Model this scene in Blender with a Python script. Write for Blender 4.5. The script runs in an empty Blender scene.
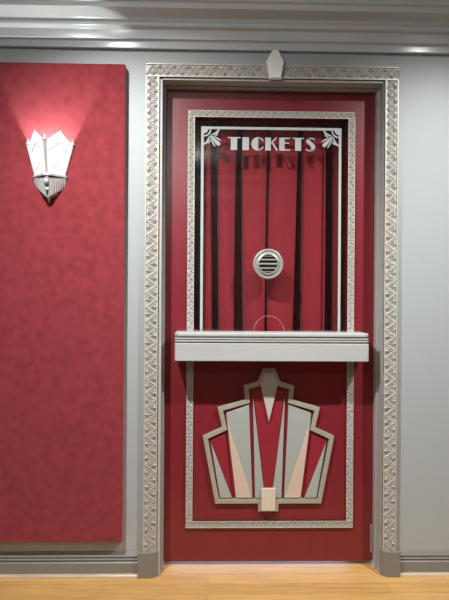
import bpy, bmesh, math, random
from mathutils import Vector, Matrix
random.seed(7)
S = bpy.context.scene
COL = S.collection
PI = math.pi
EYE = 1.148                      # lens height above the floor

# ------------------------------------------------------------------ materials
def new_mat(name):
    m = bpy.data.materials.new(name); m.use_nodes = True
    nt = m.node_tree
    return m, nt, nt.nodes['Principled BSDF']

def mat(name, col, rough=0.5, metal=0.0, noise=0.0, nscale=(20, 20, 20), bump=0.0, bscale=(60, 60, 60), spec=0.5, sheen=0.0, coat=0.0):
    m, nt, b = new_mat(name)
    b.inputs['Base Color'].default_value = (*col, 1)
    b.inputs['Roughness'].default_value = rough
    b.inputs['Metallic'].default_value = metal
    b.inputs['Specular IOR Level'].default_value = spec
    if sheen:
        b.inputs['Sheen Weight'].default_value = sheen
        b.inputs['Sheen Roughness'].default_value = 0.4
        b.inputs['Sheen Tint'].default_value = (1, .88, .84, 1)
    if coat:
        b.inputs['Coat Weight'].default_value = coat
        b.inputs['Coat Roughness'].default_value = 0.25
    L = nt.links
    tc = nt.nodes.new('ShaderNodeTexCoord')
    def tex(scale, detail):
        mp = nt.nodes.new('ShaderNodeMapping'); mp.inputs['Scale'].default_value = scale
        L.new(tc.outputs['Object'], mp.inputs['Vector'])
        n = nt.nodes.new('ShaderNodeTexNoise'); n.inputs['Scale'].default_value = 1; n.inputs['Detail'].default_value = detail
        L.new(mp.outputs['Vector'], n.inputs['Vector'])
        return n
    if noise:
        n = tex(nscale, 6)
        r = nt.nodes.new('ShaderNodeMapRange')
        r.inputs['From Min'].default_value = .3; r.inputs['From Max'].default_value = .7
        r.inputs['To Min'].default_value = 1 - noise; r.inputs['To Max'].default_value = 1 + noise
        L.new(n.outputs['Fac'], r.inputs['Value'])
        mx = nt.nodes.new('ShaderNodeVectorMath'); mx.operation = 'SCALE'
        mx.inputs[0].default_value = col
        L.new(r.outputs['Result'], mx.inputs['Scale'])
        L.new(mx.outputs['Vector'], b.inputs['Base Color'])
    if bump:
        n = tex(bscale, 3)
        bp = nt.nodes.new('ShaderNodeBump'); bp.inputs['Strength'].default_value = bump; bp.inputs['Distance'].default_value = .002
        L.new(n.outputs['Fac'], bp.inputs['Height']); L.new(bp.outputs['Normal'], b.inputs['Normal'])
    return m

M = {}
M['wall'] = mat('grey_wall_paint', (.40, .42, .415), .45, bump=.15, bscale=(90, 90, 90))
M['trim'] = mat('grey_semigloss_paint', (.225, .22, .20), .30, bump=.08, bscale=(40, 40, 40))
M['crown'] = mat('grey_gloss_crown_paint', (.58, .60, .60), .18, bump=.05, bscale=(8, 60, 60))
M['jamb'] = mat('grey_jamb_paint', (.44, .44, .42), .32, bump=.06)
M['plinth'] = mat('taupe_paint', (.225, .21, .18), .4, bump=.08)
M['ceiling'] = mat('ceiling_paint', (.72, .72, .70), .8, noise=.02)
M['door'] = mat('dark_red_door_paint', (.20, .017, .024), .30, noise=.06, nscale=(60, 60, 3), bump=.12, bscale=(160, 160, 8))
M['facet_red'] = mat('red_facet_paint', (.27, .020, .030), .35, noise=.05)
M['velvet'] = mat('red_velvet', (.265, .033, .041), .85, noise=.17, nscale=(28, 28, 26), bump=.5, bscale=(420, 420, 420), spec=.15, sheen=.85)
M['curtain'] = mat('curtain_cloth', (.275, .021, .030), .8, noise=.08, nscale=(60, 60, 10), bump=.2, bscale=(400, 400, 400), spec=.15, sheen=.1)
M['silver'] = mat('antique_silver_ground', (.45, .43, .42), .40, .12, noise=.12, nscale=(150, 150, 150))
M['champagne'] = mat('champagne_leaf', (.61, .54, .415), .34, .15, noise=.12, nscale=(120, 120, 120))
M['ribbon'] = mat('silver_ribbon', (.47, .435, .37), .38, .1, noise=.08, nscale=(120, 120, 120))
M['shelf'] = mat('pearl_shelf_paint', (.47, .465, .44), .38, noise=.03, nscale=(4, 30, 30))
M['keystone'] = mat('pale_stone_paint', (.88, .86, .81), .55, noise=.12, nscale=(220, 220, 220), bump=.3, bscale=(300, 300, 300))
M['facet_grey'] = mat('facet_grey_paint', (.37, .39, .36), .4, noise=.02)
M['facet_beige'] = mat('facet_beige_paint', (.60, .47, .37), .4, noise=.04, nscale=(8, 8, 60))
M['facet_mauve'] = mat('facet_mauve_paint', (.50, .44, .42), .4, noise=.04)
M['facet_cream'] = mat('facet_cream_paint', (.66, .55, .44), .4, noise=.06, nscale=(90, 90, 6))
M['emblem_frame'] = mat('champagne_frame_paint', (.39, .36, .285), .38, .1, noise=.05)
M['white_paint'] = mat('white_glass_paint', (.42, .445, .42), .5)
M['glass_edge'] = mat('polished_glass_edge', (.50, .38, .37), .3)
M['nickel'] = mat('brushed_nickel', (.46, .44, .39), .32, .45, bump=.1, bscale=(200, 20, 200))
M['sconce_metal'] = mat('pale_silver_cast', (.66, .64, .61), .38, .4, noise=.15, nscale=(200, 200, 200))
M['black'] = mat('black_metal', (.012, .012, .012), .4)
M['steel'] = mat('steel', (.36, .35, .33), .35, .5)
M['dark_void'] = mat('dark_booth_paint', (.05, .045, .045), .8)
M['back_wall'] = mat('dim_wall_paint', (.45, .45, .44), .6)

def oak(name, plank=.083, base=(.66, .375, .125), board=True):
    m, nt, b = new_mat(name); L = nt.links
    tc = nt.nodes.new('ShaderNodeTexCoord')
    br = nt.nodes.new('ShaderNodeTexBrick')
    br.offset = .37; br.inputs['Scale'].default_value = 1
    br.inputs['Brick Width'].default_value = 1.15; br.inputs['Row Height'].default_value = plank
    br.inputs['Mortar Size'].default_value = .0012 if board else 0
    br.inputs['Mortar Smooth'].default_value = .3
    br.inputs['Color1'].default_value = (*[c * 1.10 for c in base], 1)
    br.inputs['Color2'].default_value = (base[0] * .90, base[1] * .86, base[2] * .80, 1)
    br.inputs['Mortar'].default_value = (base[0] * .62, base[1] * .55, base[2] * .45, 1)
    L.new(tc.outputs['Object'], br.inputs['Vector'])
    mp = nt.nodes.new('ShaderNodeMapping'); mp.inputs['Scale'].default_value = (5, 60, 60)
    L.new(tc.outputs['Object'], mp.inputs['Vector'])
    n = nt.nodes.new('ShaderNodeTexNoise'); n.inputs['Scale'].default_value = 1; n.inputs['Detail'].default_value = 8; n.inputs['Distortion'].default_value = .8
    L.new(mp.outputs['Vector'], n.inputs['Vector'])
    r = nt.nodes.new('ShaderNodeMapRange'); r.inputs['From Min'].default_value = .3; r.inputs['From Max'].default_value = .72
    r.inputs['To Min'].default_value = .80; r.inputs['To Max'].default_value = 1.12
    L.new(n.outputs['Fac'], r.inputs['Value'])
    v = nt.nodes.new('ShaderNodeVectorMath'); v.operation = 'SCALE'
    L.new(br.outputs['Color'], v.inputs[0]); L.new(r.outputs['Result'], v.inputs['Scale'])
    L.new(v.outputs['Vector'], b.inputs['Base Color'])
    b.inputs['Roughness'].default_value = .32
    bp = nt.nodes.new('ShaderNodeBump'); bp.inputs['Strength'].default_value = .06; bp.inputs['Distance'].default_value = .002
    L.new(n.outputs['Fac'], bp.inputs['Height']); L.new(bp.outputs['Normal'], b.inputs['Normal'])
    return m
M['floor'] = oak('oak_strip_floor')
M['dark_floor'] = mat('added_dark_floor', (.085, .075, .075), .95, noise=.2, nscale=(60, 60, 60))
M['shoe'] = oak('oak_shoe', base=(.58, .43, .28), board=False)

def glass_mat():
    m, nt, b = new_mat('clear_window_glass'); L = nt.links
    nt.nodes.remove(b)
    out = nt.nodes['Material Output']
    tr = nt.nodes.new('ShaderNodeBsdfTransparent'); tr.inputs['Color'].default_value = (.97, .98, .97, 1)
    gl = nt.nodes.new('ShaderNodeBsdfGlossy'); gl.inputs['Roughness'].default_value = .015
    fr = nt.nodes.new('ShaderNodeFresnel'); fr.inputs['IOR'].default_value = 1.5
    mx = nt.nodes.new('ShaderNodeMixShader')
    ge = nt.nodes.new('ShaderNodeNewGeometry')          # same reflectance on both faces of the pane
    ior = nt.nodes.new('ShaderNodeMapRange'); ior.inputs['To Min'].default_value = 1.5; ior.inputs['To Max'].default_value = 1/1.5
    L.new(ge.outputs['Backfacing'], ior.inputs['Value']); L.new(ior.outputs['Result'], fr.inputs['IOR'])
    L.new(fr.outputs['Fac'], mx.inputs['Fac']); L.new(tr.outputs['BSDF'], mx.inputs[1]); L.new(gl.outputs['BSDF'], mx.inputs[2])
    L.new(mx.outputs['Shader'], out.inputs['Surface'])
    return m
M['glass'] = glass_mat()

def frosted(name, strength, tint=(.98, 1, .96)):
    m, nt, b = new_mat(name)
    b.inputs['Base Color'].default_value = (.55, .55, .53, 1)
    b.inputs['Roughness'].default_value = .35
    b.inputs['Emission Color'].default_value = (*tint, 1)
    b.inputs['Emission Strength'].default_value = strength
    n = nt.nodes.new('ShaderNodeTexNoise'); n.inputs['Scale'].default_value = 90
    bp = nt.nodes.new('ShaderNodeBump'); bp.inputs['Strength'].default_value = .1; bp.inputs['Distance'].default_value = .002
    nt.links.new(n.outputs['Fac'], bp.inputs['Height']); nt.links.new(bp.outputs['Normal'], b.inputs['Normal'])
    return m
M['shade'] = frosted('lit_frosted_glass', .62)
M['shade_line'] = frosted('lit_frosted_groove', .16)

# ------------------------------------------------------------------ mesh helpers
class MB:
    """collects shapes into one mesh"""
    def __init__(s): s.v = []; s.f = []; s.mi = []; s.k = 0
    def add(s, vs, fs):
        o = len(s.v); s.v += [tuple(p) for p in vs]
        for f in fs: s.f.append([o + i for i in f]); s.mi.append(s.k)
        return s
    def box(s, x0, x1, y0, y1, z0, z1):
        v = [(x, y, z) for x in (x0, x1) for y in (y0, y1) for z in (z0, z1)]
        return s.add(v, [(0, 1, 3, 2), (4, 6, 7, 5), (0, 4, 5, 1), (2, 3, 7, 6), (0, 2, 6, 4), (1, 5, 7, 3)])
    def prism(s, poly, d0, d1, f=lambda u, v, d: (u, d, v)):
        """polygon (u, v) swept from depth d0 to d1"""
        n = len(poly)
        v = [f(u, w, d0) for u, w in poly] + [f(u, w, d1) for u, w in poly]
        fs = [list(range(n)), list(range(2 * n - 1, n - 1, -1))]
        for i in range(n):
            j = (i + 1) % n; fs.append((i, n + i, n + j, j))
        return s.add(v, fs)
    def ring(s, outer, inner, d0, d1):
        """band between two matching outlines in x-z"""
        n = len(outer)
        v = [(u, d, w) for d in (d0, d1) for pl in (outer, inner) for u, w in pl]
        fs = []
        for i in range(n):
            j = (i + 1) % n
            fs += [(i, j, n + j, n + i), (2*n + i, 3*n + i, 3*n + j, 2*n + j), (i, 2*n + i, 2*n + j, j), (n + i, n + j, 3*n + j, 3*n + i)]
        return s.add(v, fs)
    def sweep_x(s, prof, x0, x1):
        n = len(prof)
        v = [(x, y, z) for x in (x0, x1) for y, z in prof]
        fs = [list(range(n)), list(range(2*n - 1, n - 1, -1))]
        for i in range(n):
            j = (i + 1) % n; fs.append((i, n + i, n + j, j))
        return s.add(v, fs)
    def lathe_y(s, prof, cx, cz, seg=40, closed=True):
        """profile of (radius, y) turned about the y axis through (cx, cz)"""
        n = len(prof); v = []
        for i in range(seg):
            a = 2 * PI * i / seg
            v += [(cx + r * math.cos(a), y, cz + r * math.sin(a)) for r, y in prof]
        fs = []
        for i in range(seg):
            j = (i + 1) % seg
            for k in range(n if closed else n - 1):
                l = (k + 1) % n
                fs.append((i*n + k, i*n + l, j*n + l, j*n + k))
        return s.add(v, fs)
    def tube(s, p, q, r0, r1=None, seg=10):
        r1 = r0 if r1 is None else r1
        p, q = Vector(p), Vector(q); d = (q - p).normalized()
        a = d.orthogonal().normalized(); b = d.cross(a)
        v = []
        for c, r in ((p, r0), (q, r1)):
            v += [c + (a * math.cos(2*PI*i/seg) + b * math.sin(2*PI*i/seg)) * r for i in range(seg)]
        fs = [list(range(seg - 1, -1, -1)), list(range(seg, 2 * seg))]
        for i in range(seg):
            j = (i + 1) % seg; fs.append((i, j, seg + j, seg + i))
        return s.add(v, fs)
    def ball(s, c, r, sc=(1, 1, 1), nu=12, nv=8):
        v = []; fs = []
        for i in range(nv + 1):
            t = PI * i / nv
            for j in range(nu):
                a = 2 * PI * j / nu
                v.append((c[0] + r*sc[0]*math.sin(t)*math.cos(a), c[1] + r*sc[1]*math.sin(t)*math.sin(a), c[2] + r*sc[2]*math.cos(t)))
        for i in range(nv):
            for j in range(nu):
                k = (j + 1) % nu
                fs.append((i*nu + j, i*nu + k, (i+1)*nu + k, (i+1)*nu + j))
        return s.add(v, fs)
    def build(s, name, mats, parent=None, smooth=False, bevel=0, seg=2):
        me = bpy.data.meshes.new(name); me.from_pydata(s.v, [], s.f)
        if not isinstance(mats, (list, tuple)): mats = [mats]
        for m in mats: me.materials.append(m)
        me.polygons.foreach_set('material_index', s.mi)
        bm = bmesh.new(); bm.from_mesh(me)
        bmesh.ops.remove_doubles(bm, verts=bm.verts, dist=1e-6)
        bmesh.ops.recalc_face_normals(bm, faces=bm.faces); bm.to_mesh(me); bm.free()
        if smooth:
            me.polygons.foreach_set('use_smooth', [True] * len(me.polygons))
        o = bpy.data.objects.new(name, me); COL.objects.link(o)
        if parent:
            o.parent = parent; o.matrix_parent_inverse = Matrix.Translation(-parent.location)
        if smooth and not bevel:
            md = o.modifiers.new('edges', 'EDGE_SPLIT'); md.split_angle = math.radians(38)
        if bevel:
            md = o.modifiers.new('bevel', 'BEVEL'); md.width = bevel; md.segments = seg; md.limit_method = 'ANGLE'; md.angle_limit = math.radians(30)
        return o

def tag(o, label=None, cat=None, group=None, kind=None):
    if label: o['label'] = label
    if cat: o['category'] = cat
    if group: o['group'] = group
    if kind: o['kind'] = kind
    return o
def empty(name, loc):
    o = bpy.data.objects.new(name, None); o.location = loc; o.empty_display_size = .1; COL.objects.link(o); return o

def offset_poly(poly, d):
    """inset a closed outline by d (mitred)"""
    n = len(poly); out = []
    area = sum(poly[i][0]*poly[(i+1) % n][1] - poly[(i+1) % n][0]*poly[i][1] for i in range(n))
    sg = 1 if area > 0 else -1
    for i in range(n):
        p0, p1, p2 = Vector(poly[i-1]), Vector(poly[i]), Vector(poly[(i+1) % n])
        a = (p1 - p0).normalized(); b = (p2 - p1).normalized()
        na = Vector((-a.y, a.x)) * sg; nb = Vector((-b.y, b.x)) * sg
        m = (na + nb).normalized(); k = d / max(.3, m.dot(na))
        out.append(tuple(p1 + m * k))
    return out

def strip_outline(pts, widths):
    """ribbon outline of a polyline with a width at each point"""
    l, r = [], []
    for i, p in enumerate(pts):
        a = Vector(pts[max(i-1, 0)]); b = Vector(pts[min(i+1, len(pts)-1)])
        d = (b - a).normalized(); n = Vector((-d.y, d.x)) * widths[i] / 2
        l.append(tuple(Vector(p) + n)); r.append(tuple(Vector(p) - n))
    return l + r[::-1]

def arc(cx, cy, r, a0, a1, n=14):
    return [(cx + r*math.cos(math.radians(a0 + (a1-a0)*i/n)), cy + r*math.sin(math.radians(a0 + (a1-a0)*i/n))) for i in range(n+1)]

# ------------------------------------------------------------------ the room
XL, XR, YB, YF, ZC = -2.6, 3.0, -4.7, 1.6, 2.62
HX0, HX1, HZ = -.215, .735, 2.072         # rough opening in the wall
WT = .16
w = MB()
w.box(XL, HX0, 0, WT, 0, ZC); w.box(HX1, XR, 0, WT, 0, ZC); w.box(HX0, HX1, 0, WT, HZ, ZC)
tag(w.build('wall_front', M['wall']), kind='structure')
tag(MB().box(XL-.1, XL, YB, YF, 0, ZC).build('wall_left', M['wall']), kind='structure')
tag(MB().box(XR, XR+.1, YB, YF, 0, ZC).build('wall_right', M['wall']), kind='structure')
tag(MB().box(XL-.1, XR+.1, YB-.1, YB, 0, ZC).build('wall_back', M['back_wall']), kind='structure')
tag(MB().box(XL-.1, XR+.1, YF, YF+.1, 0, ZC).build('wall_booth', M['wall']), kind='structure')
fb = MB().box(XL-.1, XR+.1, -.75, YF+.1, -.1, 0)
fb.k = 1; fb.box(XL-.1, XR+.1, YB-.1, -.75, -.1, 0)          # carpet added out of view to cut the oak's warm bounce
tag(fb.build('floor', [M['floor'], M['dark_floor']]), kind='structure')
tag(MB().box(XL-.1, XR+.1, YB-.1, YF+.1, ZC, ZC+.1).build('ceiling', M['ceiling']), kind='structure')

# crown moulding (profile of y, z)
def qarc(cy, cz, r, a0, a1, n=6):
    return [(cy + r*math.cos(math.radians(a0+(a1-a0)*i/n)), cz + r*math.sin(math.radians(a0+(a1-a0)*i/n))) for i in range(n+1)]
crown = [(0, 2.186), (-.020, 2.186), (-.022, 2.188), (-.022, 2.212), (-.026, 2.217), (-.038, 2.219), (-.038, 2.2545),
         (-.042, 2.258), (-.052, 2.259)]
crown += [(-.052 - .011*math.sin(t*PI/6)**1, 2.259 + .018*(1-math.cos(t*PI/6))/2) for t in range(1, 6)] + [(-.056, 2.278)]
for i in range(9):
    t = i/8*PI/2
    crown.append((-.060 - .075*(1-math.cos(t)), 2.281 + .022*math.sin(t) - .004*i/8))
crown += [(-.137, 2.301), (-.137, 2.319), (-.141, 2.322), (-.150, 2.323)]
for i in range(9):
    t = i/8*PI/2
    crown.append((-.152 - .050*(1-math.cos(t)), 2.326 + .024*math.sin(t)))
crown += [(-.205, 2.352), (-.208, 2.360), (-.214, 2.364)]
for i in range(11):
    t = i/10*PI/2
    crown.append((-.216 - .14*(1-math.cos(t)), 2.366 + .20*math.sin(t)))
crown += [(-.37, 2.58), (-.37, ZC), (0, ZC)]
tag(MB().sweep_x(crown, XL, XR).build('trim_2', M['crown'], smooth=True, bevel=.0022, seg=3), kind='structure')
crown_b = [(YB - y, z) for y, z in crown]
tag(MB().sweep_x(crown_b, XL, XR).build('trim_3', M['crown'], smooth=True), kind='structure')

# baseboards with an oak shoe strip
base_prof = [(0, 0), (-.016, 0), (-.016, .056), (-.010, .061), (-.010, .064), (-.014, .066), (-.015, .070), (-.009, .074), (-.009, .077), (-.013, .080), (-.012, .084), (-.002, .099), (0, .100)]
shoe_prof = [(-.016, 0), (-.030, 0)] + [(-.016 - .014*math.cos(t*PI/12), .013*math.sin(t*PI/12)) for t in range(1, 7)]
for nm, a, b in (('baseboard_left', XL, -.291), ('baseboard_right', .800, XR)):
    o = tag(MB().sweep_x(base_prof, a, b).build(nm, M['trim']), kind='structure')
    s = MB().sweep_x(shoe_prof, a, b).build('shoe_strip', M['shoe'], o, smooth=True)
    s['label'] = 'oak quarter round strip'

# ------------------------------------------------------------------ carved bands
def ornate(mb, fr, length, width, period, h=.012, scale=1.0):
    """fr(u, v, w): u along the band, v across, w out of the wall. ground + raised edges + zigzag ribbon, beads and fans"""
    def bx(u0, u1, v0, v1, w0, w1):
        vs = [fr(u, v, w) for u in (u0, u1) for v in (v0, v1) for w in (w0, w1)]
        mb.add(vs, [(0, 1, 3, 2), (4, 6, 7, 5), (0, 4, 5, 1), (2, 3, 7, 6), (0, 2, 6, 4), (1, 5, 7, 3)])
    def ridge(p, q, r, w0, w1):
        (u0, v0), (u1, v1) = p, q
        d = Vector((u1-u0, v1-v0)).normalized(); n = Vector((-d.y, d.x)) * r
        vs = [fr(u0-n.x, v0-n.y, w0), fr(u0+n.x, v0+n.y, w0), fr(u1+n.x, v1+n.y, w0), fr(u1-n.x, v1-n.y, w0), fr(u0, v0, w1), fr(u1, v1, w1)]
        mb.add(vs, [(0, 1, 2, 3), (0, 4, 1), (3, 2, 5), (0, 3, 5, 4), (1, 4, 5, 2)])
    e = width * .085
    mb.k = 0; bx(0, length, -width/2, width/2, 0, h)
    mb.k = 1
    for sgn in (-1, 1):
        a, b = sorted((sgn*width/2, sgn*(width/2 - e)))
        bx(0, length, a, b, 0, h + .005*scale)
    n = max(2, round(length / period)); p = length / n; V = width/2 - e*1.3
    for i in range(n):
        u0 = i*p
        mb.k = 2
        # zigzag ribbon
        for (a, b) in (((u0, -V), (u0 + p/2, V)), ((u0 + p/2, V), (u0 + p, -V))):
            ridge(a, b, width*.11, h, h + .0030*scale)
        # fans in the two triangles, their tips at the edges
        for (uc, sg) in ((u0 + p/2, -1), (u0 + p, 1)):
            mb.k = 0
            for t in (-.9, -.6, -.3, 0, .3, .6, .9):
                dx, dv = math.sin(t), math.cos(t)
                L0, L1 = width*.14, width*(.62 - .26*abs(t))
                if uc + dx*L1 > length or uc + dx*L1 < 0: continue
                ridge((uc + dx*L0, sg*V - sg*dv*L0), (uc + dx*L1, sg*V - sg*dv*L1), width*.034, h, h + .0032*scale)
            mb.k = 1
            if width*.08 < uc < length - width*.08:
                c = (uc, sg*(V - width*.10)); r = width*.15
                vs = [fr(c[0] - r, c[1], h), fr(c[0], c[1] - r, h), fr(c[0] + r, c[1], h), fr(c[0], c[1] + r, h), fr(c[0], c[1], h + .0095*scale)]
                mb.add(vs, [(0, 1, 4), (1, 2, 4), (2, 3, 4), (3, 0, 4), (3, 2, 1, 0)])
    mb.k = 0
    return mb

# the door casing
CX0, CX1, CZ, CW = -.270, .783, 2.126, .055
casing = tag(empty('trim_1', (.2565, 0, 0)), 'silver and champagne carved door surround on two taupe plinth blocks', 'door frame', kind='structure')
ornate(MB(), lambda u, v, d: (CX0 + CW/2 + v, -.004 - d, .105 + u), CZ - CW - .105, CW, .060, .012).build('casing_side', [M['silver'], M['champagne'], M['ribbon']], casing)
ornate(MB(), lambda u, v, d: (CX1 - CW/2 - v, -.004 - d, .105 + u), CZ - CW - .105, CW, .060, .012).build('casing_side', [M['silver'], M['champagne'], M['ribbon']], casing)
ornate(MB(), lambda u, v, d: (CX0 + u, -.004 - d, CZ - CW/2 + v), CX1 - CX0, CW, .060, .012).build('casing_head', [M['silver'], M['champagne'], M['ribbon']], casing)
b = MB()
b.box(CX0, CX0 + CW, -.004, 0, .105, CZ); b.box(CX1 - CW, CX1, -.004, 0, .105, CZ); b.box(CX0 + CW, CX1 - CW, -.004, 0, CZ - CW, CZ)
b.build('casing_backing', M['trim'], casing)
for sx, x_out, x_in in ((1, -.291, -.207), (-1, .800, .720)):
    c = .026
    pl = [(x_out, 0), (x_out, -.034), (x_in - sx*c, -.034), (x_in, -.012), (x_in, 0)]
    mb = MB().prism(pl, 0, .105, lambda u, v, d: (u, v, d))
    mb.build('plinth_block', M['plinth'], casing, bevel=.0025)
# jamb: bead, lining and stop, one mesh a side
JX0, JX1, JZ = -.201, .722, 2.061
SX0, SX1, SZ = -.193, .714, 2.054
def jamb(poly_pairs):
    m = MB()
    for a in poly_pairs: m.box(*a)
    return m
jamb([(-.2145, JX0, -.010, .05, 0, 2.0655), (-.2145, SX0, .05, .089, 0, 2.0655), (-.2145, SX0-.001, .089, WT, 0, 2.0655)]).build('jamb', M['jamb'], casing, bevel=.002)
jamb([(JX1, .7345, -.010, .05, 0, 2.0655), (SX1, .7345, .05, .089, 0, 2.0655), (SX1+.001, .7345, .089, WT, 0, 2.0655)]).build('jamb', M['jamb'], casing, bevel=.002)
jamb([(JX0, JX1, -.010, .05, JZ, 2.0715), (SX0, SX1, .05, .089, SZ, 2.0715), (SX0, SX1, .089, WT, SZ, 2.0715)]).build('head_jamb', M['jamb'], casing, bevel=.002)

# keystone on the casing head
kc = .2645
k = MB()
kp = [(-.011, 2.184), (.011, 2.184), (.0385, 2.133), (.034, 2.120), (.025, 2.063), (-.025, 2.063), (-.034, 2.120), (-.0385, 2.133)]
kp = [(kc + a, z) for a, z in kp]
k.prism(kp, -.022, -.040)
kin = offset_poly(kp, .004)
k2 = MB(); k2.prism(kp, -.0215, -.036); 
n = len(kp)
k2.add([(u, -.036, v) for u, v in kp] + [(u, -.042, v) for u, v in kin], [list(range(n, 2*n))] + [(i, (i+1) % n, n + (i+1) % n, n + i) for i in range(n)])
tag(k2.build('keystone', M['keystone']), 'pale stone-coloured six-sided keystone at the centre of the carved door head', 'ornament')

# ------------------------------------------------------------------ the door
DY = .090                                   # its front face
door = tag(empty('door_1', (.26, DY, 0)), 'dark red door with a ticket window and carved silver moulding', 'door', kind='structure')
WX0, WX1, WZ0, WZ1 = -.072, .598, .960, 1.937
d = MB()
d.box(-.1928, WX0, DY, DY+.042, .016, 2.051); d.box(WX1, .7138, DY, DY+.042, .016, 2.051)
d.box(WX0, WX1, DY, DY+.042, .016, WZ0); d.box(WX0, WX1, DY, DY+.042, WZ1, 2.051)
d.build('door_leaf', M['door'], door)
RX0, RX1, RZ0, RZ1, RW = -.0985, .6255, .164, 1.966, .029
def rail(fr, L): ornate(MB(), fr, L, RW, .032, .008, .62).build('moulding', [M['silver'], M['champagne'], M['ribbon']], door)
SH0, SH1 = .897, 1.014
for x in (RX0 + RW/2, RX1 - RW/2):
    rail(lambda u, v, w, x=x: (x + v, DY - w, SH1 + u), RZ1 - RW - SH1)
    rail(lambda u, v, w, x=x: (x + v, DY - w, RZ0 + RW + u), SH0 - RZ0 - RW)
rail(lambda u, v, w: (RX0 + u, DY - w, RZ1 - RW/2 + v), RX1 - RX0)
rail(lambda u, v, w: (RX0 + u, DY - w, RZ0 + RW/2 + v), RX1 - RX0)
# glass with an arched hand opening at the counter
GY = .100
gc, gr = .2575, .066
outline = [(WX0, SH1), (gc - gr, SH1)] + arc(gc, SH1, gr, 180, 0, 24)[1:-1] + [(gc + gr, SH1), (WX1, SH1), (WX1, WZ1), (WX0, WZ1)]
# split in two halves so no face is concave round the arch
gl = MB()
half = 12
A = arc(gc, SH1, gr, 180, 90, half)
B = arc(gc, SH1, gr, 90, 0, half)
gl.prism([(WX0, SH1)] + A + [(gc, WZ1), (WX0, WZ1)], GY, GY + .006)
gl.prism([(WX1, WZ1), (gc, WZ1)] + B + [(WX1, SH1)], GY, GY + .006)
# drop the inner seam faces
glass = gl.build('window_glass', M['glass'], door)
me = glass.data; bm = bmesh.new(); bm.from_mesh(me)
kill = [f for f in bm.faces if all(abs(v.co.x - gc) < 1e-5 for v in f.verts)]
bmesh.ops.delete(bm, geom=kill, context='FACES'); bm.to_mesh(me); bm.free()
glass['label'] = 'clear glass pane with an arched opening at the counter'
rim = MB(); rim.ring(arc(gc, SH1, gr + .0002, 180, 0, 28), arc(gc, SH1, gr - .0009, 180, 0, 28), GY - .0005, GY + .0065)
rim.f = rim.f[:-4]; rim.mi = rim.mi[:-4]
rim.build('opening_edge', M['glass_edge'], glass)
# white border painted on the pane
PY0, PY1 = GY - .0016, GY
BX0, BX1, BZ = -.0425, .5700, 1.9015
bw = .0115
p = MB()
p.box(BX0, BX0 + bw, PY0, PY1, SH1, BZ); p.box(BX1 - bw, BX1, PY0, PY1, SH1, BZ); p.box(BX0 + bw, BX1 - bw, PY0, PY1, BZ - bw, BZ)
p.build('painted_border', M['white_paint'], glass)
# corner fans (units of 1/17 of 4.33 mm, measured from the inner corner)
U = .00433/17.27
def fan(sx, name='corner_ornament'):
    x0 = BX0 + bw if sx > 0 else BX1 - bw
    z0 = BZ - bw
    m = MB()
    def put(poly): m.prism([(x0 + sx*a*U, z0 - b*U) for a, b in poly], PY0, PY1)
    put([(0, 0)] + arc(0, 0, 75, 0, 90, 10))
    put(strip_outline(arc(0, 0, 118, 2, 88, 12), [26]*13))
    for sw in (0, 1):
        q = (lambda P: [(b_, a_) for a_, b_ in P]) if sw else (lambda P: P)
        put(strip_outline(q([(262, 4), (240, 40), (205, 66), (165, 82), (118, 100)]), [34, 34, 32, 26, 12]))
        put(strip_outline(q([(170, 88), (205, 108), (228, 92), (240, 60)]), [10, 22, 26, 20]))
        put(strip_outline(q([(140, 112), (190, 135), (250, 165), (300, 200)]), [8, 20, 26, 14]))
    put(strip_outline([(112, 112), (150, 150), (195, 195), (235, 235), (262, 262), (276, 276)], [14, 36, 54, 68, 62, 34]))
    m.build(name, M['white_paint'], glass)
fan(1); fan(-1)
# lettering: outlines in units of 4.33 mm from the lettering's lower left corner
LX, LZ, LU = .0735, 1.8005, .00433
def letter(name, polys):
    m = MB()
    for pl in polys: m.prism([(LX + a*LU, LZ + b*LU) for a, b in pl], PY0, PY1)
    o = m.build('letter', M['white_paint'], glass); o['label'] = 'white art deco letter ' + name[-1].upper()
def rect(a, b, c, e): return [(a, c), (b, c), (b, e), (a, e)]
H = 13.0
letter('letter_t', [rect(0, 12.9, H-1.15, H), rect(3.0, 9.4, 0, H-1.15)])
letter('letter_i', [rect(14.7, 21.2, 0, H)])
cc = (30.3, H/2)
def crescent(cx, cy, R, a0, a1, xin):
    o = arc(cx, cy, R, a0, a1, 20); return o
cpoly = [(30.6, H+.25)] + [(30.3 + 6.6*math.cos(math.radians(t)), H/2 + 6.75*math.sin(math.radians(t))) for t in range(95, 266, 9)] + [(30.6, -.25)]
letter('letter_c', [cpoly,
    strip_outline([(30.3 + 5.9*math.cos(math.radians(t)), H/2 + 6.2*math.sin(math.radians(t))) for t in range(90, 24, -8)], [1.1]*9),
    strip_outline([(30.3 + 5.9*math.cos(math.radians(t)), H/2 + 6.2*math.sin(math.radians(t))) for t in range(-90, -24, 8)], [1.1]*9)])
letter('letter_k', [rect(37.7, 43.3, 0, H), strip_outline([(43.3, 7.2), (49.0, H)], [1.3, 1.3]), strip_outline([(44.6, 8.4), (49.6, 0)], [1.7, 1.7])])
letter('letter_e', [rect(51.8, 57.2, 0, H), rect(57.2, 62.9, H-1.2, H), rect(57.2, 61.6, 7.0, 8.2), rect(57.2, 63.0, 0, 1.2)])
letter('letter_t', [rect(65.4, 76.6, H-1.15, H), rect(67.8, 73.9, 0, H-1.15)])
s_top = strip_outline([(87.6, 10.9), (86.4, 12.3), (84.4, 12.75), (82.0, 12.4), (80.4, 11.3)], [1.0, 1.1, 1.1, 1.2, 1.6])
s_mid = [(79.1, 11.0), (79.0, 9.0), (80.2, 7.3), (83.2, 5.0), (84.1, 3.0), (83.6, .2), (85.8, .4), (87.8, 2.0), (88.2, 4.4), (87.2, 6.6), (84.6, 8.6), (82.8, 10.2), (82.6, 12.7), (80.4, 12.3)]
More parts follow.
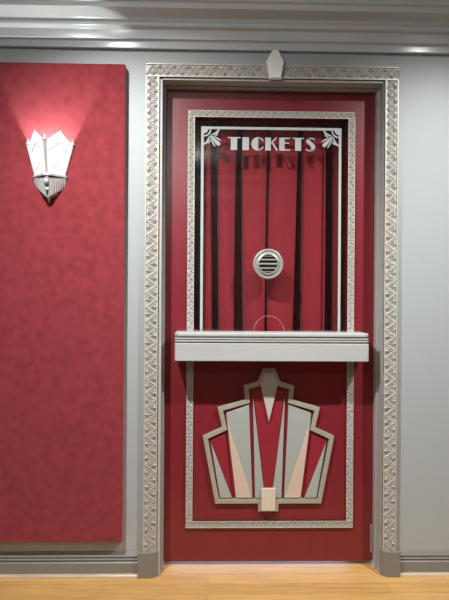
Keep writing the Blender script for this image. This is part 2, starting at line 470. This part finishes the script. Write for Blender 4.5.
s_bot = strip_outline([(78.6, 2.2), (79.6, .8), (81.6, .25), (84.0, .3), (86.0, .9)], [1.0, 1.1, 1.1, 1.2, 1.6])
letter('letter_s', [s_top, s_mid, s_bot])

# hinge at the jamb, low on the right
hg = MB()
for i in range(5):
    hg.tube((.7085, DY - .004, .061 + i*.0215), (.7085, DY - .004, .0785 + i*.0215), .0055)
hg.tube((.7085, DY - .004, .058), (.7085, DY - .004, .170), .0035)
hg.ball((.7085, DY - .004, .057), .0055); hg.ball((.7085, DY - .004, .170), .0055)
hg.build('hinge', M['steel'], door, smooth=True)['label'] = 'steel hinge knuckle low on the right edge'
kn = MB(); kn.lathe_y([(.0001, DY-.012), (.004, DY-.012), (.006, DY-.008), (.004, DY-.004), (.004, DY), (.0001, DY)], .256, .199, 14)
kn.build('screw', M['black'], door, smooth=True)['label'] = 'small dark screw head under the fan plaque'

# ------------------------------------------------------------------ counter shelf
def plan(x0, x1, yb, yf, r, n=6):
    return [(x0, yb)] + [(x0 + r - r*math.cos(t*PI/2/n), yf + r - r*math.sin(t*PI/2/n)) for t in range(n+1)] + \
           [(x1 - r + r*math.sin(t*PI/2/n), yf + r - r*math.cos(t*PI/2/n)) for t in range(n+1)] + [(x1, yb)]
fxyz = lambda u, v, d: (u, v, d)
shelf = tag(empty('ticket_shelf', (.2565, DY, SH0)), 'pale silver-white fluted shelf across the red door below the ticket window', 'shelf')
sx0, sx1, sy = -.1435, .6585, -.050
MB().prism(plan(sx0 - .001, sx1 + .001, DY, sy - .005, .028), .9965, SH1, fxyz).build('shelf_top', M['shelf'], shelf, bevel=.006, seg=3)
fl = MB()
for z0, z1, ins in ((.9925, .9965, .008), (.9865, .9925, .0), (.9825, .9865, .008), (.9765, .9825, .0), (.9705, .9765, .009)):
    fl.prism(plan(sx0 + ins, sx1 - ins, DY, sy + ins, .012), z0, z1, fxyz)
fl.build('fluting', M['shelf'], shelf, bevel=.001)
MB().prism(plan(sx0, sx1, DY, sy, .010), SH0, .9705, fxyz).build('apron', M['shelf'], shelf, bevel=.0025)

# ------------------------------------------------------------------ speaking grille on the pane
gx, gz = .2525, 1.3055
g = tag(empty('speaking_grille', (gx, GY, gz)), 'round brushed nickel speaking grille in the middle of the ticket window glass', 'grille')
MB().lathe_y([(.047, GY), (.066, GY), (.0665, GY-.006), (.064, GY-.012), (.060, GY-.013), (.0575, GY-.008), (.051, GY-.007), (.047, GY-.008)], gx, gz, 56).build('rim', M['nickel'], g, smooth=True)
MB().lathe_y([(.038, GY), (.047, GY), (.0475, GY-.012), (.0455, GY-.017), (.0425, GY-.018), (.040, GY-.014)], gx, gz, 56).build('inner_ring', M['nickel'], g, smooth=True)
MB().lathe_y([(.0005, GY-.001), (.0395, GY-.001), (.0395, GY-.003), (.0005, GY-.003)], gx, gz, 48).build('backing', M['black'], g, smooth=True)
for dz, hh in ((.0335, .0022), (.0185, .0046), (0, .0052), (-.0185, .0046), (-.0335, .0022)):
    L = math.sqrt(.0395**2 - dz**2); zz = gz + dz
    MB().prism([(GY - .0125, zz + hh*.8), (GY - .015, zz + hh*.3), (GY - .014, zz - hh*.6), (GY - .003, zz - hh), (GY - .003, zz + hh*.5)], gx - L, gx + L, lambda u, v, dd: (dd, u, v)).build('slat', M['nickel'], g, bevel=.0008)

# ------------------------------------------------------------------ fan plaque on the lower panel
EX, EZ, EU = .2575, .2365, .004306
plaque = tag(empty('fan_plaque', (EX, DY, EZ)), 'stepped fan plaque of red, grey and beige blades on the lower door', 'plaque')
halfo = [(5.75, 143.6), (11.4, 130.2), (25.35, 126.1), (24.0, 112.2), (51.3, 104.2), (46.75, 84.4), (66.05, 75.6), (53.1, 8), (10.3, 8), (10, 0)]
full = halfo + [(-a, b_) for a, b_ in halfo[::-1]]
E3 = lambda pl: [(EX + a*EU, EZ + b_*EU) for a, b_ in pl]
outer = E3(full); inner = E3(offset_poly(full, 4.6))
MB().ring(outer, inner, DY, DY - .017).build('stepped_frame', M['emblem_frame'], plaque, bevel=.0015)
MB().prism(E3(offset_poly(full, 4.0)), DY, DY - .003).build('backing', M['facet_red'], plaque)
def blade(name, pl, m, top, lab=None):
    for sg in (1, -1):
        q = E3([(sg*a, b_) for a, b_ in pl])
        o = MB().prism(q, DY - .002, DY - top).build(name, M[m], plaque, bevel=.0012)
        if lab: o['label'] = lab
blade('blade', [(58.3, 70.5), (43.3, 77.4), (36.2, 13.7)], 'facet_red', .013, 'red outer blade')
blade('blade_facet', [(58.0, 69.5), (36.4, 13.7), (48.3, 13.7)], 'facet_grey', .015, 'grey facet of an outer blade')
blade('blade', [(42.5, 98.7), (19.9, 106.7), (15.9, 13.7), (42.3, 94)], 'facet_grey', .014, 'wide grey blade')
blade('blade_facet', [(42.2, 93.5), (16.0, 13.7), (32.4, 13.7)], 'facet_beige', .016, 'beige facet of a wide blade')
blade('blade', [(16.0, 116), (13.2, 13.7), (3.4, 13.7)], 'facet_grey', .015, 'slim grey blade')
MB().prism(E3([(15.2, 121), (15.5, 116), (2.9, 13.7), (-2.9, 13.7), (-15.5, 116), (-15.2, 121)]), DY - .002, DY - .012).build('centre_panel', M['facet_red'], plaque, bevel=.0012)
MB().prism(E3([(4.2, 139), (8.9, 128.2), (0, 90), (-8.9, 128.2), (-4.2, 139)]), DY - .004, DY - .024).build('kite', M['facet_mauve'], plaque, bevel=.002)['label'] = 'pinkish grey kite at the top'
MB().prism(E3([(7.1, 1.4), (7.1, 23.6), (-7.1, 23.6), (-7.1, 1.4)]), DY - .002, DY - .027).build('foot_block', M['facet_cream'], plaque, bevel=.0015)['label'] = 'cream block at the foot'

# ------------------------------------------------------------------ curtain behind the glass
CYF = .192
valleys = [(.0225, .026, .028, .15), (.136, .020, .044, .15), (.262, .007, .007, .08), (.402, .014, .038, .15), (.541, .034, .038, .15)]
NX, NZ = 520, 40
cz0, cz1 = .72, 1.99
cx0, cx1 = -.13, .655
cv = []; cf = []
for j in range(NZ + 1):
    z = cz0 + (cz1 - cz0) * j / NZ
    t = min(1, max(0, (1.95 - z) / .95))
    for i in range(NX + 1):
        x = cx0 + (cx1 - cx0) * i / NX
        y = CYF + .004*math.sin(x*31 + 1.3*z) + .002*math.sin(x*70 - 3*z)
        out = max(0, -.030 - x, x - .578)
        y += (.14 if x < 0 else .07)*(1 - math.exp(-out/.012)) if out else 0          # the cloth turns back at both sides
        for (vx, w0, w1, dep) in valleys:
            c = vx + .006*math.sin(2.2*z + vx*9) + (.0 if dep > .06 else -.010*t)
            hw = (w0 + (w1 - w0)*t)/2
            q = abs(x - c)
            e = .005
            k_ = 1/(1 + math.exp(min(60, (q - hw)/(e*.28))))
            y += dep*k_
            y += .014*math.exp(-((q - hw)/.022)**2) * (1 - k_) * .8     # lips roll back
        cv.append((x, y, z))
for j in range(NZ):
    for i in range(NX):
        a = j*(NX+1) + i
        cf.append((a, a+1, a+NX+2, a+NX+1))
cm = MB(); cm.add(cv, cf)
cur = cm.build('curtain', M['curtain'], smooth=False)
cur.data.polygons.foreach_set('use_smooth', [True]*len(cur.data.polygons))
tag(cur, 'red pleated curtain hanging behind the ticket window glass', 'curtain')
rod = MB().tube((-.15, CYF + .03, 2.0), (.67, CYF + .03, 2.0), .009)
rod.build('rod', M['black'], cur, smooth=True)

# ------------------------------------------------------------------ upholstered wall panel
PX0, PX1, PZ0, PZ1, PT = -1.75, -.351, .154, 2.112, .044
pn = MB().box(PX0, PX1, -PT, 0, PZ0, PZ1)
tag(pn.build('wall_panel', M['velvet'], bevel=.006, seg=3), 'tall red velvet upholstered panel on the grey wall beside the door', 'panel')

# ------------------------------------------------------------------ sconce on the panel
QX, QZ = -.6535, 1.649                     # middle of its plate
sc = tag(empty('wall_sconce', (QX, -PT, QZ)), 'lit art deco wall sconce with pointed frosted glass on the red panel', 'wall lamp')
by = -PT - .005
front_b, front_t = -PT - .055, -PT - .090   # how far the middle post stands out, bottom and top
hb, ht, zt = .059, .0905, .125               # half widths and post height
def P(s, t):      # s: 0 middle post .. 1 outer post ; t: 0 plate .. 1 post top
    xo = (hb + (ht - hb)*t)
    yf = front_b + (front_t - front_b)*t
    return xo*s, yf + (-PT - .004 - yf)*s, t*zt
for sg in (-1, 1):
    pts = []
    for s, t in ((0.03, 0.02), (.97, .02), (.97, .99), (.5, 1.37), (.03, .97)):
        x, y, z = P(s, t); pts.append((QX + sg*x, y, QZ + z))
    m = MB(); n = len(pts)
    bk = [(x - sg*.002, y + .0035, z) for x, y, z in pts]
    m.add(pts + bk, [list(range(n)), list(range(2*n-1, n-1, -1))] + [(i, n+i, n+(i+1) % n, (i+1) % n) for i in range(n)])
    gp = m.build('glass_panel', M['shade'], sc)
    for base in (.72, .10):
        lines = MB(); prev = None
        for s, t in ((.12, base), (.5, base + .28), (.9, base)):
            x, y, z = P(s, t); q = (QX + sg*x*1.012, y - .0016, QZ + z)
            if prev: lines.tube(prev, q, .0019, seg=6)
            prev = q
        lines.build('chevron', M['shade_line'], gp)
def post(x, y0, y1, xt, z1):
    m = MB(); m.tube((QX + x, y0, QZ), (QX + xt, y1, QZ + z1), .0045, .0062, 8)
    m.ball((QX + xt, y1, QZ + z1 + .004), .0095, (1, 1, .8)); m.tube((QX + xt, y1, QZ + z1 + .008), (QX + xt*1.01, y1, QZ + z1 + .026), .006, .0008, 8)
    m.build('post', M['sconce_metal'], sc, smooth=True)
post(0, front_b - .002, front_t - .002, 0, zt*.98)
post(-hb, by - .002, by - .002, -ht, zt*.98); post(hb, by - .002, by - .002, ht, zt*.98)
pl = [(-.069, -PT), (-.069, by - .004), (-.012, front_b - .010), (.012, front_b - .010), (.069, by - .004), (.069, -PT)]
MB().prism([(QX + a, b_) for a, b_ in pl], QZ - .010, QZ, fxyz).build('plate', M['sconce_metal'], sc, bevel=.002)
# ribbed wings of the bracket
for sg in (-1, 1):
    m = MB()
    A_, B_ = (.066, -PT - .010), (.004, -PT - .056)
    top = [(.062, by - .002, -.010), (.010, front_b - .002, -.010)]
    def Wp(s, t):  # s 0 middle .. 1 outer, t 0 top .. 1 bottom
        lowz = -.092 + .046*s; hiz = -.011 - .008*(1 - s)
        x = .004 + (.060 + .004*math.sin(PI*t))*s*(1 - .07*t)
        y = (front_b - .004 + .018*t) + (by - front_b)*s
        return QX + sg*x, y, QZ + hiz + (lowz - hiz)*t
    N = 8
    for i in range(N):
        s0, s1 = i/N, (i+1)/N; sm = (s0+s1)/2
        vs = []
        for t in (0, .25, .5, .75, 1):
            a = Wp(s0, t); c = Wp(s1, t); mid = Wp(sm, t)
            vs += [a, (mid[0], mid[1] - .006*(1-.3*t), mid[2]), c]
        fs = []
        for r in range(4):
            fs += [(r*3, r*3+1, r*3+4, r*3+3), (r*3+1, r*3+2, r*3+5, r*3+4)]
        m.add(vs, fs)
    # back of the wing down to the panel
    out = [Wp(1, t) for t in (0, .25, .5, .75, 1)]
    low = [Wp(1 - i/N, 1) for i in range(N+1)]
    edge = out + low[1:]
    vs = edge + [(x, -PT, z) for x, y, z in edge]; n = len(edge)
    m.add(vs, [(i, i+1, n+i+1, n+i) for i in range(n-1)])
    m.build('ribbed_wing', M['sconce_metal'], sc)
m = MB(); m.tube((QX, front_b + .002, QZ - .010), (QX, -PT - .028, QZ - .092), .009, .006, 10); m.tube((QX, -PT - .028, QZ - .088), (QX, -PT - .012, QZ - .112), .0085, .001, 8)
m.ball((QX, front_b - .006, QZ - .034), .010); m.ball((QX, front_b + .006, QZ - .062), .008)
m.build('stem', M['sconce_metal'], sc, smooth=True)
MB().box(QX - .030, QX + .030, by, -PT, QZ - .08, QZ + .055).build('backplate', M['sconce_metal'], sc, bevel=.002)

# ------------------------------------------------------------------ lamps and added fill lights
def light(name, kind, loc, energy, col, **kw):
    l = bpy.data.lights.new(name, kind); l.energy = energy; l.color = col
    for a, v in kw.items(): setattr(l, a, v)
    o = bpy.data.objects.new(name, l); o.location = loc; COL.objects.link(o); return o
WARM = (1, .93, .84); NEUT = (.97, .99, 1)
def down(x, y, e, aim=None, size=150, blend=.9, col=NEUT):
    o = light('downlight_or_fill_spot', 'SPOT', (x, y, 2.585), e, col, spot_size=math.radians(size), spot_blend=blend, shadow_soft_size=.03)
    if aim: o.rotation_euler = (Vector(aim) - o.location).to_track_quat('-Z', 'Y').to_euler()
    return o
# two adjustable downlights turned to the wall
down(-.62, -1.20, 222, (-.12, 0, .58), 88, 1.0); down(1.37, -1.20, 190, (.78, 0, .56), 84, 1.0)
down(-1.15, -2.5, 46, (.15, 0, 2.45), 64, 1.0)  # added fill spot, brightens the crown and the top of the wall
light('lobby_fill_light', 'POINT', (-.36, -3.35, 2.45), 30, (.97, .985, 1), shadow_soft_size=.10)  # added unseen fill for ceiling and crown, also gives the door's left-hand haze
light('sconce_bulb', 'POINT', (QX, -PT - .040, QZ + .034), 12, (.92, 1, .98), shadow_soft_size=.006)
o = light('booth_floor_lamp', 'AREA', (.26, .55, .05), 4.5, (.58, .68, 1), shape='RECTANGLE', size=.9, size_y=.06)
o.rotation_euler = (-PI/2, 0, 0)

wd = bpy.data.worlds.new('room_air'); S.world = wd; wd.use_nodes = True
wd.node_tree.nodes['Background'].inputs['Color'].default_value = (.5, .5, .5, 1)
wd.node_tree.nodes['Background'].inputs['Strength'].default_value = .1

# ------------------------------------------------------------------ camera
cam = bpy.data.cameras.new('camera'); co = bpy.data.objects.new('camera', cam); COL.objects.link(co)
cam.sensor_fit = 'HORIZONTAL'; cam.sensor_width = 36; cam.lens = 36 * 598 / 449; cam.clip_start = .05
yaw, roll = math.radians(1.4), math.radians(.37)
fw = Vector((math.sin(yaw), math.cos(yaw), 0)); r0 = Vector((math.cos(yaw), -math.sin(yaw), 0)); u0 = Vector((0, 0, 1))
rt = r0*math.cos(roll) + u0*math.sin(roll); up = -r0*math.sin(roll) + u0*math.cos(roll)
mw = Matrix((rt, up, -fw)).transposed().to_4x4(); mw.translation = (0, -2.5, EYE)
co.matrix_world = mw
S.camera = co
vs = S.view_settings
vs.view_transform = 'Standard'; vs.look = 'None'; vs.gamma = 1; vs.use_curve_mapping = False; vs.exposure = 0.0
